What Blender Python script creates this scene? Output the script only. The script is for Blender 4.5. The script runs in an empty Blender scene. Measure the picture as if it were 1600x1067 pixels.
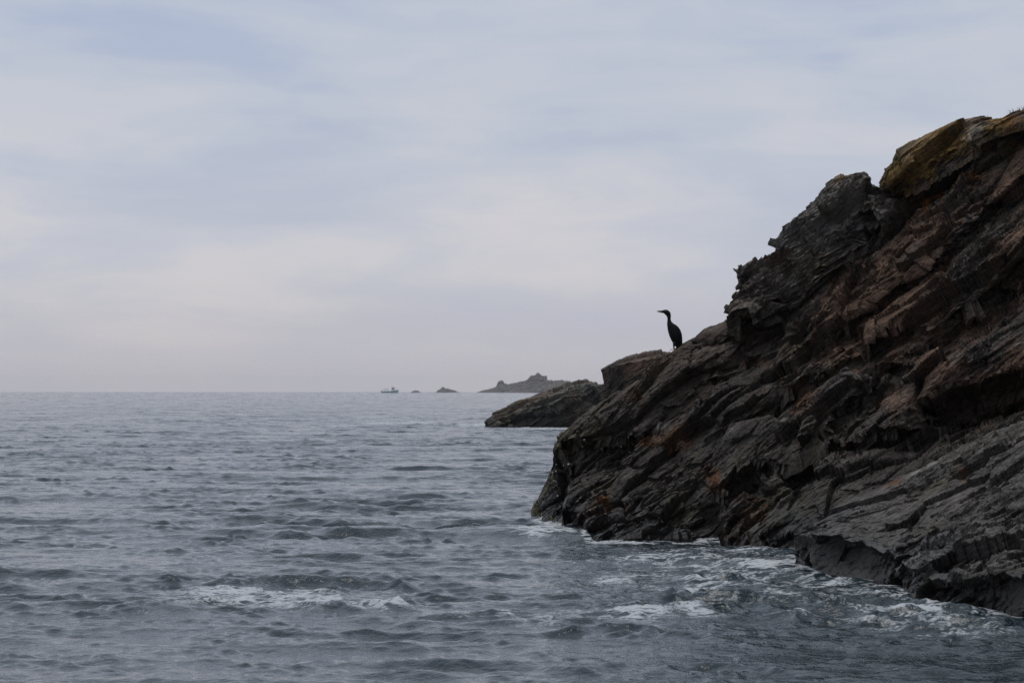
import bpy, math, random
import numpy as np

# ------------------------------------------------------------------ camera, sky, light
F = 3778.0          # focal length in photo pixels (85 mm on 36 mm, 1600 px)
H = 2.27            # eye height above the sea
HOR = 611.0         # horizon row
S = bpy.context.scene
col = S.collection
random.seed(4)

cam = bpy.data.cameras.new('camera')
cam.lens = 85.0
cam.sensor_width = 36.0
cam.shift_y = (HOR - 533.5) / 1600.0
cam.clip_start = 0.5
cam.clip_end = 20000
cam.dof.use_dof = True
cam.dof.focus_distance = 40.0
cam.dof.aperture_fstop = 5.6
camo = bpy.data.objects.new('camera', cam)
camo.location = (0, 0, H)
camo.rotation_euler = (math.pi / 2, 0, 0)
col.objects.link(camo)
S.camera = camo

SUN_EL, SUN_AZ = math.radians(86), math.radians(-60)     # azimuth from +Y towards +X
world = bpy.data.worlds.new('World')
S.world = world
world.use_nodes = True


class NT:
    """tiny helper to write node trees"""
    def __init__(self, tree):
        self.t = tree
        tree.nodes.clear()

    def n(self, kind, ins=None, **props):
        nd = self.t.nodes.new(kind)
        for k, v in props.items():
            setattr(nd, k, v)
        for k, v in (ins or {}).items():
            s = nd.inputs[k]
            if hasattr(v, 'is_output') or isinstance(v, bpy.types.NodeSocket):
                self.t.links.new(v, s)
            else:
                s.default_value = v
        return nd

    def math(self, op, a, b=0.0, c=0.0, clamp=False):
        nd = self.n('ShaderNodeMath', {0: a, 1: b, 2: c}, operation=op)
        nd.use_clamp = clamp
        return nd.outputs[0]

    def mix(self, fac, a, b, blend='MIX'):
        nd = self.n('ShaderNodeMix', {0: fac, 6: a, 7: b}, data_type='RGBA', blend_type=blend)
        return nd.outputs[2]

    def ramp(self, fac, stops, interp='EASE'):
        nd = self.n('ShaderNodeValToRGB', {0: fac})
        cr = nd.color_ramp
        cr.interpolation = interp
        while len(cr.elements) < len(stops):
            cr.elements.new(0.5)
        for e, (p, c) in zip(cr.elements, stops):
            e.position = p
            e.color = c if len(c) == 4 else (*c, 1)
        return nd.outputs[0]


def srgb(r, g, b):
    f = lambda c: c / 12.92 if c <= 0.04045 else ((c + 0.055) / 1.055) ** 2.4
    return (f(r / 255), f(g / 255), f(b / 255), 1.0)


w = NT(world.node_tree)
tc = w.n('ShaderNodeTexCoord')
sky = w.n('ShaderNodeTexSky', sky_type='NISHITA', sun_disc=False, sun_elevation=SUN_EL,
          sun_rotation=SUN_AZ, altitude=0.0, air_density=1.0, dust_density=2.0, ozone_density=1.5)
skyc = w.n('ShaderNodeVectorMath', {0: sky.outputs[0], 1: (0.10, 0.10, 0.10)}, operation='MULTIPLY').outputs[0]
# layered overcast: soft sheets of cloud stretched along the horizon
sep = w.n('ShaderNodeSeparateXYZ', {0: tc.outputs['Generated']})
el = sep.outputs[2]
SKY_OFF = (18.75, 17.5, 29.3)
stretch = w.n('ShaderNodeVectorMath', {0: tc.outputs['Generated'], 1: (6.5, 6.5, 26.0), 2: SKY_OFF}, operation='MULTIPLY_ADD').outputs[0]
n1 = w.n('ShaderNodeTexNoise', {'Vector': stretch, 'Scale': 1.25, 'Detail': 4.0, 'Roughness': 0.5, 'Distortion': 0.35}).outputs[0]
stretch2 = w.n('ShaderNodeVectorMath', {0: tc.outputs['Generated'], 1: (16.0, 16.0, 70.0), 2: SKY_OFF}, operation='MULTIPLY_ADD').outputs[0]
n2 = w.n('ShaderNodeTexNoise', {'Vector': stretch2, 'Scale': 1.3, 'Detail': 6.0, 'Roughness': 0.55, 'Distortion': 0.4}).outputs[0]
nn = w.math('ADD', w.math('MULTIPLY', n1, 0.80), w.math('MULTIPLY', n2, 0.20))
# elevation: mauve grey at the horizon, pale veil, then cooler and greyer overhead
base = w.ramp(el, [(0.0, srgb(198, 193, 200)), (0.02, srgb(196, 195, 204)), (0.06, srgb(198, 201, 213)),
                   (0.11, srgb(194, 200, 213)), (0.18, srgb(186, 195, 213)), (0.45, srgb(189, 196, 208)), (1.0, srgb(188, 195, 206))])
pale = w.ramp(el, [(0.0, srgb(203, 197, 201)), (0.04, srgb(217, 212, 213)), (0.075, srgb(220, 214, 217)), (0.13, srgb(204, 206, 215)),
                   (0.25, srgb(204, 208, 216)), (1.0, srgb(200, 205, 214))])
blue = w.ramp(el, [(0.0, srgb(194, 191, 201)), (0.05, srgb(188, 192, 208)), (0.15, srgb(172, 183, 210)),
                   (0.3, srgb(172, 184, 205)), (1.0, srgb(170, 181, 200))])
c1 = w.mix(w.ramp(nn, [(0.46, (0, 0, 0)), (0.65, (0.68, 0.68, 0.68))]), base, pale)
c2 = w.mix(w.ramp(nn, [(0.34, (0.70, 0.70, 0.70)), (0.51, (0, 0, 0))]), c1, blue)
c3 = w.mix(0.10, c2, skyc)
bg = w.n('ShaderNodeBackground', {0: c3, 1: 1.0})
wo = w.n('ShaderNodeOutputWorld')
world.node_tree.links.new(bg.outputs[0], wo.inputs[0])

sun = bpy.data.lights.new('sun', 'SUN')
sun.energy = 1.3
sun.angle = math.radians(32)
sun.color = (1.0, 0.985, 0.965)
suno = bpy.data.objects.new('sun', sun)
suno.rotation_euler = (math.pi / 2 - SUN_EL, 0, math.pi - SUN_AZ)
col.objects.link(suno)

S.view_settings.view_transform = 'Standard'
S.view_settings.look = 'None'
S.view_settings.exposure = 0.0
S.view_settings.gamma = 1.0
S.render.engine = 'CYCLES'
S.cycles.use_denoising = True
try:
    S.cycles.denoiser = 'OPENIMAGEDENOISE'
    S.cycles.denoising_prefilter = 'NONE'
except Exception:
    pass
S.cycles.max_bounces = 6
S.cycles.diffuse_bounces = 3
S.cycles.glossy_bounces = 3
S.cycles.volume_bounces = 1


# ------------------------------------------------------------------ helpers
def at(px, py, d):
    """world point seen at photo pixel (px, py) at distance d"""
    return np.stack([(px - 800) / F * d, d + 0 * px, H + (HOR - py) / F * d], -1)


def shore(py):
    """distance of the sea surface seen at photo row py"""
    return H * F / (py - HOR)


def tag(o, label=None, cat=None, group=None, kind=None):
    for k, v in (('label', label), ('category', cat), ('group', group), ('kind', kind)):
        if v:
            o[k] = v
    return o


def empty(name, loc=(0, 0, 0)):
    o = bpy.data.objects.new(name, None)
    o.location = loc
    o.empty_display_size = 0.3
    col.objects.link(o)
    return o


def mesh_obj(name, verts, faces, mat, parent=None, smooth=True):
    me = bpy.data.meshes.new(name)
    verts = np.asarray(verts, dtype=np.float32)
    if isinstance(faces, np.ndarray) and faces.ndim == 2:
        nf, k = faces.shape
        me.vertices.add(len(verts))
        me.vertices.foreach_set('co', verts.ravel())
        me.loops.add(nf * k)
        me.loops.foreach_set('vertex_index', faces.astype(np.int32).ravel())
        me.polygons.add(nf)
        me.polygons.foreach_set('loop_start', np.arange(0, nf * k, k, dtype=np.int32))
        me.polygons.foreach_set('loop_total', np.full(nf, k, dtype=np.int32))
    else:
        me.from_pydata([tuple(map(float, v)) for v in verts], [], [tuple(map(int, f)) for f in faces])
    me.update(calc_edges=True)
    me.validate()
    me.polygons.foreach_set('use_smooth', np.full(len(me.polygons), smooth))
    me.materials.append(mat)
    o = bpy.data.objects.new(name, me)
    if parent is not None:
        o.parent = parent
        o.matrix_parent_inverse = parent.matrix_world.inverted()
        l = parent.location
        o.matrix_parent_inverse.translation = (-l[0], -l[1], -l[2])
    col.objects.link(o)
    return o


def attr(o, name, data, kind='FLOAT'):
    a = o.data.attributes.new(name, kind, 'POINT')
    data = np.asarray(data, dtype=np.float32)
    a.data.foreach_set('color' if kind == 'FLOAT_COLOR' else 'value', data.ravel())


def grid_faces(nu, nv):
    i = np.arange(nu - 1)[:, None] * nv + np.arange(nv - 1)[None, :]
    return np.stack([i, i + nv, i + nv + 1, i + 1], -1).reshape(-1, 4)


def ss(a, b, x):
    t = np.clip((x - a) / (b - a), 0, 1)
    return t * t * (3 - 2 * t)


def _hash(ix, iy, iz, seed):
    h = (ix.astype(np.uint32) * np.uint32(374761393) + iy.astype(np.uint32) * np.uint32(668265263)
         + iz.astype(np.uint32) * np.uint32(2147483647) + np.uint32((seed * 974634777) & 0xffffffff))
    h = (h ^ (h >> np.uint32(13))) * np.uint32(1274126177)
    h = (h ^ (h >> np.uint32(16))) * np.uint32(2246822519)
    return h ^ (h >> np.uint32(15))


def h01(ix, iy, iz, seed):
    return (_hash(ix, iy, iz, seed) & np.uint32(0xffffff)).astype(np.float32) / np.float32(0xffffff)


def noise(p, seed=0):
    """value-gradient noise in -1..1"""
    p = p.astype(np.float32)
    i = np.floor(p).astype(np.int32)
    f = p - i
    u = f * f * f * (f * (f * 6 - 15) + 10)
    out = 0
    for dx in (0, 1):
        for dy in (0, 1):
            for dz in (0, 1):
                hx = _hash(i[..., 0] + dx, i[..., 1] + dy, i[..., 2] + dz, seed)
                g = ((hx & np.uint32(1023)).astype(np.float32) / 511.5 - 1) * (f[..., 0] - dx) \
                    + (((hx >> np.uint32(10)) & np.uint32(1023)).astype(np.float32) / 511.5 - 1) * (f[..., 1] - dy) \
                    + (((hx >> np.uint32(20)) & np.uint32(1023)).astype(np.float32) / 511.5 - 1) * (f[..., 2] - dz)
                wgt = (u[..., 0] if dx else 1 - u[..., 0]) * (u[..., 1] if dy else 1 - u[..., 1]) * (u[..., 2] if dz else 1 - u[..., 2])
                out = out + wgt * g
    return out * 1.25


def fbm(p, octv=4, seed=0, rough=0.5):
    a, s, t = 1.0, 0, 0
    for k in range(octv):
        s = s + a * noise(p * (2.03 ** k) + 13.7 * k, seed + k)
        t += a
        a *= rough
    return s / t


def plates(q, seed, jit=(0.9, 0.9, 0.45), tilt=0.5):
    """broken plates: per Worley cell a height and a tilted plane.  returns (height, edge)"""
    q = q.astype(np.float32)
    base = np.floor(q).astype(np.int32)
    d1 = np.full(q.shape[:-1], 1e9, np.float32)
    d2 = d1.copy()
    val = np.zeros_like(d1)
    for dx in (-1, 0, 1):
        for dy in (-1, 0, 1):
            for dz in (-1, 0, 1):
                ix, iy, iz = base[..., 0] + dx, base[..., 1] + dy, base[..., 2] + dz
                hh = _hash(ix, iy, iz, seed)
                r = [((hh >> np.uint32(s)) & np.uint32(255)).astype(np.float32) / 255 for s in (0, 8, 16, 24)]
                ex = q[..., 0] - (ix + 0.5 + (r[0] - 0.5) * jit[0])
                ey = q[..., 1] - (iy + 0.5 + (r[1] - 0.5) * jit[1])
                ez = q[..., 2] - (iz + 0.5 + (r[2] - 0.5) * jit[2])
                d = ex * ex + ey * ey + ez * ez
                h = (r[3] - 0.5) * 2 + tilt * (ex * (r[1] - .5) * 2 + ey * (r[2] - .5) * 2 + ez * (r[0] - 0.6) * 2)
                closer = d < d1
                d2 = np.where(closer, d1, np.minimum(d2, d))
                val = np.where(closer, h, val)
                d1 = np.where(closer, d, d1)
    return val, np.sqrt(d2) - np.sqrt(d1)


# strata frame of the outcrop: foliation rises to the right and dips into the rock
def frame(nrm, strike):
    n = np.array(nrm, float); n /= np.linalg.norm(n)
    t = np.array(strike, float); t -= n * t.dot(n); t /= np.linalg.norm(t)
    return np.stack([t, np.cross(n, t), n], 1)


FRAME = frame((-0.52, 0.20, 0.83), (0.85, 0.0, 0.53))
FRAME_SLAB = frame((-0.38, 0.28, 0.88), (0.92, 0.0, 0.38)) * np.array([1.5, 1.1, 0.62])
STR, DIP, NRM = FRAME.T


def resample(pts, n):
    pts = np.asarray(pts, dtype=float)
    d = np.r_[0, np.cumsum(np.hypot(*(np.diff(pts[:, :2], axis=0).T)))]
    t = np.linspace(0, d[-1], n)
    return np.stack([np.interp(t, d, pts[:, k]) for k in range(pts.shape[1])], 1)


def smooth1(a, sig):
    r = int(sig * 3)
    k = np.exp(-0.5 * (np.arange(-r, r + 1) / sig) ** 2); k /= k.sum()
    return np.stack([np.convolve(np.pad(a[:, j], r, mode='edge'), k, 'valid') for j in range(a.shape[1])], 1)


def rbf(ctrl, eps=130.0):
    c = np.asarray(ctrl, float)
    n = len(c)
    r = np.hypot(c[:, None, 0] - c[None, :, 0], c[:, None, 1] - c[None, :, 1])
    K = np.sqrt(r * r + eps * eps) + 0.0
    A = np.zeros((n + 3, n + 3)); A[:n, :n] = -K - np.eye(n) * 4.0
    P = np.c_[np.ones(n), c[:, :2] / 500]
    A[:n, n:] = P; A[n:, :n] = P.T
    wts = np.linalg.solve(A, np.r_[c[:, 2], 0, 0, 0])

    def f(px, py):
        out = wts[n] + wts[n + 1] * px / 500 + wts[n + 2] * py / 500
        for k in range(n):
            out = out - wts[k] * np.sqrt((px - c[k, 0]) ** 2 + (py - c[k, 1]) ** 2 + eps * eps)
        return out
    return f


def seg_dist(px, py, line):
    """signed distance (positive = left/up side of the polyline drawn left to right) in pixels, and parameter"""
    line = np.asarray(line, float)
    best = np.full(px.shape, 1e9); sg = np.ones(px.shape); tt = np.zeros(px.shape)
    m = len(line) - 1
    for k in range(m):
        ax, ay = line[k]; bx, by = line[k + 1]
        dx, dy = bx - ax, by - ay
        t = np.clip(((px - ax) * dx + (py - ay) * dy) / (dx * dx + dy * dy), 0, 1)
        d = np.hypot(px - ax - t * dx, py - ay - t * dy)
        s = np.sign((px - ax) * dy - (py - ay) * dx)
        c = d < best
        best = np.where(c, d, best); sg = np.where(c, s, sg); tt = np.where(c, (k + t) / m, tt)
    return best * sg, tt


def loft(rows):
    """rows: list of (n,3) world rows -> grid points (n, nrows, 3)"""
    return np.stack(rows, 1)


def grid_normals(P):
    a = np.gradient(P, axis=0); b = np.gradient(P, axis=1)
    n = np.cross(a, b)
    n /= np.linalg.norm(n, axis=-1, keepdims=True) + 1e-9
    return n


def strata_disp(P, scale=1.0, seed=0, big=1.0, med=1.0, fine=1.0, fr=None):
    """displacement of broken foliated rock, in metres"""
    fr = FRAME if fr is None else fr
    P = P.astype(np.float32)
    wv = np.stack([noise(P * 0.35 / scale + k * 9.1, 50 + k + seed) for k in range(3)], -1) * 0.14 * scale
    q = ((P + wv) @ fr / scale).astype(np.float32)
    mod = 0.30 + 1.05 * ss(-0.2, 0.35, noise(P * 0.7 / scale, seed + 77))
    mm = 0.40 + 0.9 * ss(-0.2, 0.35, noise(P * 0.45 / scale + 4.4, seed + 78))
    h, e = plates(q * np.array([0.50, 0.8, 1.3]), seed + 1, tilt=1.6)
    d = big * (0.20 * h - 0.06 * np.exp(-e * 26))
    h, e = plates(q * np.array([1.2, 1.9, 3.6]) + 3.3, seed + 2, tilt=2.2)
    d = d + med * mm * (0.085 * h - 0.02 * np.exp(-e * 22))
    h, e = plates(q * np.array([1.9, 3.4, 9.5]) + 5.1, seed + 4, tilt=2.8)
    d = d + med * mod * 0.025 * h
    h, e = plates(q * np.array([3.6, 6.5, 18.0]) + 7.7, seed + 3, tilt=3.0)
    d = d + fine * mod * 0.019 * h
    h, e = plates(q * np.array([10.0, 12.0, 24.0]) + 2.2, seed + 5, tilt=3.0)
    d = d + fine * (0.4 + 0.6 * mod) * 0.0070 * h
    d = d + 0.04 * fbm(q * np.array([0.9, 1.3, 2.6]), 3, seed + 20)
    return d * scale


# ------------------------------------------------------------------ materials
def rock_material(name, rough=0.62, bump=1.0, sc=1.0):
    m = bpy.data.materials.new(name)
    m.use_nodes = True
    t = NT(m.node_tree)
    geo = t.n('ShaderNodeNewGeometry')
    at_ = t.n('ShaderNodeAttribute', attribute_name='tint')
    # coordinates along the foliation so that the grain runs with the strata
    pos = geo.outputs['Position']
    comps = []
    for v, s in ((STR, 5.0), (DIP, 7.0), (NRM, 30.0)):
        d = t.n('ShaderNodeVectorMath', {0: pos, 1: tuple(v)}, operation='DOT_PRODUCT').outputs['Value']
        comps.append(t.math('MULTIPLY', d, s * sc))
    q = t.n('ShaderNodeCombineXYZ', {0: comps[0], 1: comps[1], 2: comps[2]}).outputs[0]
    g1 = t.n('ShaderNodeTexNoise', {'Vector': q, 'Scale': 1.0, 'Detail': 6.0, 'Roughness': 0.62}).outputs[0]
    g2 = t.n('ShaderNodeTexNoise', {'Vector': pos, 'Scale': 26.0 * sc, 'Detail': 4.0, 'Roughness': 0.65}).outputs[0]
    g3 = t.n('ShaderNodeTexNoise', {'Vector': pos, 'Scale': 2.3 * sc, 'Detail': 4.0, 'Roughness': 0.6}).outputs[0]
    k = t.math('MULTIPLY', t.ramp(g1, [(0.28, (.5, .5, .5)), (0.72, (1.45, 1.45, 1.45))]),
               t.ramp(g2, [(0.3, (.7, .7, .7)), (0.7, (1.3, 1.3, 1.3))]))
    k = t.math('MULTIPLY', k, t.ramp(g3, [(0.3, (.75, .75, .75)), (0.7, (1.25, 1.25, 1.25))]))
    kc = t.n('ShaderNodeCombineXYZ', {0: k, 1: k, 2: k}).outputs[0]
    colr = t.mix(1.0, at_.outputs['Color'], kc, 'MULTIPLY')
    wet = at_.outputs['Alpha']
    rg = t.math('SUBTRACT', rough + 0.2, t.math('MULTIPLY', wet, 0.42))
    rg = t.math('ADD', rg, t.math('MULTIPLY', t.math('SUBTRACT', g2, 0.5), 0.3), clamp=True)
    hgt = t.math('ADD', t.math('MULTIPLY', g1, 0.030 / sc), t.math('MULTIPLY', g2, 0.012 / sc))
    b = t.n('ShaderNodeBump', {'Strength': bump, 'Distance': 1.0, 'Height': hgt})
    p = t.n('ShaderNodeBsdfPrincipled', {'Base Color': colr, 'Roughness': rg, 'Normal': b.outputs[0]})
    t.t.links.new(t.math('MULTIPLY_ADD', wet, 0.34, 0.02), p.inputs['Specular IOR Level'])
    o = t.n('ShaderNodeOutputMaterial')
    t.t.links.new(p.outputs[0], o.inputs[0])
    return m


def plain_material(name, color, rough=0.6, var=0.25, scale=8.0, metallic=0.0, spec=0.4):
    m = bpy.data.materials.new(name)
    m.use_nodes = True
    t = NT(m.node_tree)
    tcx = t.n('ShaderNodeTexCoord')
    g = t.n('ShaderNodeTexNoise', {'Vector': tcx.outputs['Object'], 'Scale': scale, 'Detail': 4.0}).outputs[0]
    lo = tuple(c * (1 - var) for c in color[:3]); hi = tuple(min(1, c * (1 + var)) for c in color[:3])
    c = t.ramp(g, [(0.3, lo), (0.7, hi)])
    p = t.n('ShaderNodeBsdfPrincipled', {'Base Color': c, 'Roughness': rough, 'Metallic': metallic, 'Specular IOR Level': spec})
    o = t.n('ShaderNodeOutputMaterial')
    t.t.links.new(p.outputs[0], o.inputs[0])
    return m


M_ROCK = rock_material('schist')
M_FAR = rock_material('far_granite', rough=0.8, bump=0.5, sc=0.12)
M_WEED = plain_material('kelp', (0.055, 0.045, 0.014), 0.35, 0.5, 20)
M_LIMPET = plain_material('limpet_shell', (0.55, 0.53, 0.48), 0.6, 0.2, 60)
M_GRASS = plain_material('dry_grass', (0.12, 0.10, 0.05), 0.7, 0.3, 20)
M_FEATHER = plain_material('black_feathers', (0.007, 0.0075, 0.0075), 0.5, 0.6, 45, spec=0.12)
M_BEAK = plain_material('dark_beak', (0.05, 0.045, 0.03), 0.4, 0.3, 60)
M_FOOT = plain_material('black_webbed_skin', (0.012, 0.012, 0.012), 0.5, 0.3, 60)
M_EYE = plain_material('green_eye', (0.02, 0.09, 0.05), 0.1, 0.1, 10)
M_SPRAY = plain_material('white_water', (0.75, 0.77, 0.78), 0.35, 0.05, 8)

# colours of the rock (linear albedo)
GREY = np.array([0.062, 0.0565, 0.051]); DARK = np.array([0.020, 0.020, 0.020])
BROWN = np.array([0.118, 0.075, 0.053]); OLIVE = np.array([0.066, 0.060, 0.035])
ORANGE = np.array([0.36, 0.135, 0.024]); YELLOW = np.array([0.230, 0.138, 0.034])
PALE = np.array([0.215, 0.194, 0.170]); RUST = np.array([0.135, 0.058, 0.024])


def lerp(a, b, t):
    return a + (b - a) * t[..., None]


def blob(px, py, cx, cy, rx, ry, ang=0.0):
    ca, sa = math.cos(ang), math.sin(ang)
    x, y = px - cx, -(py - cy)
    u = (x * ca + y * sa) / rx; v = (-x * sa + y * ca) / ry
    return np.sqrt(u * u + v * v)


def paint(P, px, py, lichens_and_lit, brown_amt, seed=0, pale_amt=0.3, grey=GREY, sc=1.0):
    n1 = fbm(P * 0.7 / sc, 4, 200 + seed); n2 = fbm(P * 2.4 / sc, 4, 210 + seed, 0.6); n3 = fbm(P * 7.0 / sc, 3, 220 + seed, 0.6); n4 = noise(P * 24.0 / sc, 225 + seed)
    q = P @ FRAME
    ns = fbm(q * np.array([1.2, 1.5, 6.0]) / sc, 4, 230 + seed)
    c = np.ones(P.shape) * grey
    c = lerp(c, DARK + 0 * c, 0.55 * ss(0.0, 0.45, -n2 + 0.4 * n1))
    c = lerp(c, OLIVE + 0 * c, 0.7 * ss(0.05, 0.4, fbm(P * 1.1 / sc + 5, 4, 240 + seed)))
    c = lerp(c, BROWN + 0 * c, np.clip(brown_amt, 0, 1) * ss(-0.30, 0.2, n1 + 0.5 * n3))
    c = lerp(c, PALE + 0 * c, pale_amt * ss(0.12, 0.42, ns + 0.35 * n3))
    for (kc, cx, cy, rx, ry, ang, amt) in lichens_and_lit:  # lichen, rust and rock colours, plus pale patches painted as lit rock
        b = blob(px, py, cx, cy, rx * 1.25, ry * 1.25, ang) + 1.3 * n2 + 1.6 * n3 + 0.8 * n4
        c = lerp(c, kc + 0 * c, 0.85 * amt * ss(1.0, 0.45, b))
    # black wet band washed by the swell, with its own ragged edge
    z = P[..., 2]
    wet = ss(0.75 * min(sc, 1.3), 0.15, z + 0.5 * n1 + 0.25 * n2)
    c = lerp(c, 0.45 * c + 0.004, wet)
    a = np.clip(wet + 0.12, 0, 1)
    return np.concatenate([c, a[..., None]], -1)


def rows_back(T, steps, right=0.3, drop=0.45):
    """rows that carry the crest T (px, py, D) backwards over the top of the rock"""
    out = []
    for b in steps:
        p = at(T[:, 0], T[:, 1], T[:, 2] + b)
        p[:, 2] -= drop * b
        p[:, 0] += right * b
        out.append(p)
    return out


# ------------------------------------------------------------------ outlines of the outcrop: photo x, y and distance
TOP = [(832, 800, 43.4), (835, 786, 43.3), (845, 766, 43.2), (855, 745, 43.1), (864, 724, 43.0), (868, 702, 42.9), (875, 684, 42.8), (889, 667, 42.7), (905, 653, 42.6), (925, 640, 42.4), (945, 625, 42.2),
       (963, 613, 42.0), (985, 599, 41.8), (1005, 585, 41.6), (1025, 567, 41.4), (1040, 555, 41.2), (1052, 545, 41.1), (1064, 536, 41.0), (1075, 529, 40.9), (1086, 524, 40.9), (1100, 513, 40.8), (1112, 508, 40.8),
       (1120, 509, 40.7), (1135, 503, 40.6), (1160, 498, 40.5), (1200, 470, 40.2), (1240, 420, 39.9), (1290, 360, 39.6), (1340, 318, 39.4), (1395, 300, 38.9), (1440, 262, 38.5), (1490, 230, 38.1), (1550, 205, 37.6),
       (1600, 190, 37.2), (1680, 165, 36.8), (1800, 140, 36.4)]
BOT = [(834, 809, 43.2), (850, 813, 42.3), (880, 816, 41.6), (902, 822, 40.6), (914, 838, 38.4), (930, 846, 37.1), (1000, 843, 37.0), (1060, 844, 36.9), (1120, 840, 37.3), (1165, 856, 35.2), (1230, 860, 34.6), (1260, 868, 34.0),
       (1330, 880, 33.2), (1420, 895, 32.5), (1520, 905, 31.8), (1600, 912, 31.2), (1680, 920, 30.6), (1800, 930, 30.0)]
SL_W = [(1246, 880), (1254, 894), (1330, 903), (1392, 912), (1417, 926), (1456, 945), (1515, 948), (1600, 964), (1700, 985), (1800, 1010)]
SL_W = [(x, y, shore(y)) for x, y in SL_W]


# ------------------------------------------------------------------ the sea
def build_sea():
    rng = np.random.default_rng(11)
    # rows in distance (dense where the picture shows them), columns fan out
    ypos = [16.2]
    while ypos[-1] < 5950:
        y = ypos[-1]
        ypos.append(y + float(np.interp(y, [16, 25, 40, 70, 100, 200, 400, 1000, 6000], [.05, .06, .088, .145, .23, .60, 2.2, 25, 420])))
    ypos = np.array(ypos)
    ypos = np.r_[-5800, -2000, -600, -200, -60, -20, -6, 0, 4, 8, 11, 13.5, 15.2, ypos, 6400]
    t0 = np.linspace(-0.225, 0.225, 610)
    side = 0.225 * (260 ** np.linspace(0.02, 1, 26))
    tt = np.r_[-side[::-1], t0, side]
    Y = ypos[:, None] + 0 * tt[None, :]
    X = tt[None, :] * (np.abs(ypos)[:, None] + 3.0)
    dy = np.abs(np.gradient(ypos))[:, None] + 0 * X
    dx = np.abs(np.gradient(X, axis=1))
    Z = np.zeros_like(X); OX = np.zeros_like(X); OY = np.zeros_like(X)
    left = np.zeros_like(X)
    # rougher water in the tide rip and beside the rock
    def patch(cx, cy, wx, hy):
        yc = shore(cy); y0 = shore(cy + hy); y1 = shore(cy - hy)
        xc = (cx - 800) / F * yc
        ry = np.where(Y < yc, yc - y0, y1 - yc)
        return np.sqrt(((X - xc) / (wx / F * yc)) ** 2 + ((Y - yc) / ry) ** 2)
    rip = np.maximum.reduce([ss(1.3, 0.3, patch(430, 940, 330, 46)), 0.8 * ss(1.3, 0.3, patch(1010, 955, 220, 40)),
                             1.2 * ss(1.3, 0.3, patch(1250, 950, 330, 70)), 0.5 * ss(1.4, 0.3, patch(560, 845, 330, 30))])
    gust = fbm(np.stack([X / 9, Y / 16, 0 * X], -1), 3, 71)
    X = X.astype(np.float32); Y = Y.astype(np.float32); dx = dx.astype(np.float32); dy = dy.astype(np.float32)
    rip = rip.astype(np.float32)
    gust = np.clip(gust * 1.8, -1, 1).astype(np.float32)
    N = 120
    u = (np.arange(N) + rng.random(N)) / N
    lam = 0.16 * (14.0 / 0.16) ** u
    main = math.radians(252)
    ang = main + rng.normal(0, 1.0, N) * np.interp(np.log(lam), np.log([0.16, 1.0, 5, 14]), [1.0, 0.75, 0.45, 0.3])
    ph = rng.random(N) * 6.283
    env, lastb = None, -1
    for k in range(N):
        L = lam[k]; kk = 2 * math.pi / L
        bnd = int(math.log2(L / 0.16))
        if bnd != lastb:           # every octave of waves comes and goes in its own patches
            lb = 0.16 * 2 ** (bnd + 0.5)
            e1 = noise(np.stack([X / (3.4 * lb), Y / (2.4 * lb), 0 * X + bnd * 3.3], -1), 300 + bnd)
            env = (0.25 + 2.9 * np.clip(e1 + 0.05, 0, 0.55) ** 1.15).astype(np.float32)
            if lb < 2.5:
                env *= (1.0 + 0.5 * gust + 0.8 * rip)
            lastb = bnd
        cx, cy = math.cos(ang[k]), math.sin(ang[k])
        slope = 0.0285 * np.interp(np.log(L), np.log([0.16, 0.35, 0.7, 1.6, 3.0, 6.0, 14.0]), [1.35, 1.55, 1.35, 1.05, 0.46, 0.16, 0.08])
        sp = np.maximum(abs(cx) * dx, abs(cy) * dy)
        wgt = ss(1.2, 2.3, L / sp)
        a = (slope / kk) * wgt * env
        arg = kk * (cx * X + cy * Y) + ph[k]
        c = np.cos(arg); s = np.sin(arg)
        Z += a * (c + 0.30 * (2 * c * c - 1))
        OX -= 0.95 * a * cx * s; OY -= 0.95 * a * cy * s
        left += (slope * env * 0.7) ** 2 * (1 - wgt)
    calm = 1 - 0.65 * ss(1.6, 0.3, patch(660, 727, 80, 9)); Z *= calm; OX *= calm; OY *= calm
    # breaking wavelets and the swell heaped against the rock
    nz = np.stack([X * 4.0, Y * 2.6, 0 * X], -1)
    fine = fbm(nz, 4, 81, 0.6)
    finer = fbm(nz * 3.1, 3, 82, 0.6)
    def heap(cx, cy, wx, hy, h):
        return 0.9 * h * np.exp(-1.6 * patch(cx, cy, wx, hy) ** 2) * (1 + 0.7 * fine + 0.35 * finer)
    for a in [(1010, 966, 75, 9, .13), (1085, 960, 55, 8, .07), (620, 950, 40, 7, .06), (330, 922, 90, 5, .07), (440, 914, 110, 3.5, .10), (250, 952, 90, 4, .07), (520, 956, 80, 5, .07), (760, 968, 70, 5, .05), (850, 1012, 55, 7, .05), (180, 1020, 60, 8, .05), (330, 1025, 60, 8, .05), (300, 946, 40, 6, .05),
              (545, 908, 70, 4, .10), (965, 913, 40, 4, .07), (1080, 922, 28, 4, .06), (875, 828, 50, 4, .06),
              (1440, 952, 80, 10, .07), (1190, 886, 60, 5, .06)]:
        Z += heap(*a)
    # foam
    ridge = 1 - np.abs(fbm(np.stack([X * 3.2 + 0.6 * fine, Y * 1.9, 0 * X + 3], -1), 4, 91, 0.62)) * 3.2
    ridge2 = 1 - np.abs(fbm(np.stack([X * 8.0, Y * 4.5, 0 * X + 9], -1), 4, 95, 0.65)) * 2.6
    fo_a = fbm(np.stack([X * 2.0 + 0.35 * fine, Y * 2.4, 0 * X + 21], -1), 5, 96, 0.68)
    crest = ss(0.0, 0.07, Z)
    foam = np.zeros_like(X)
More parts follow.
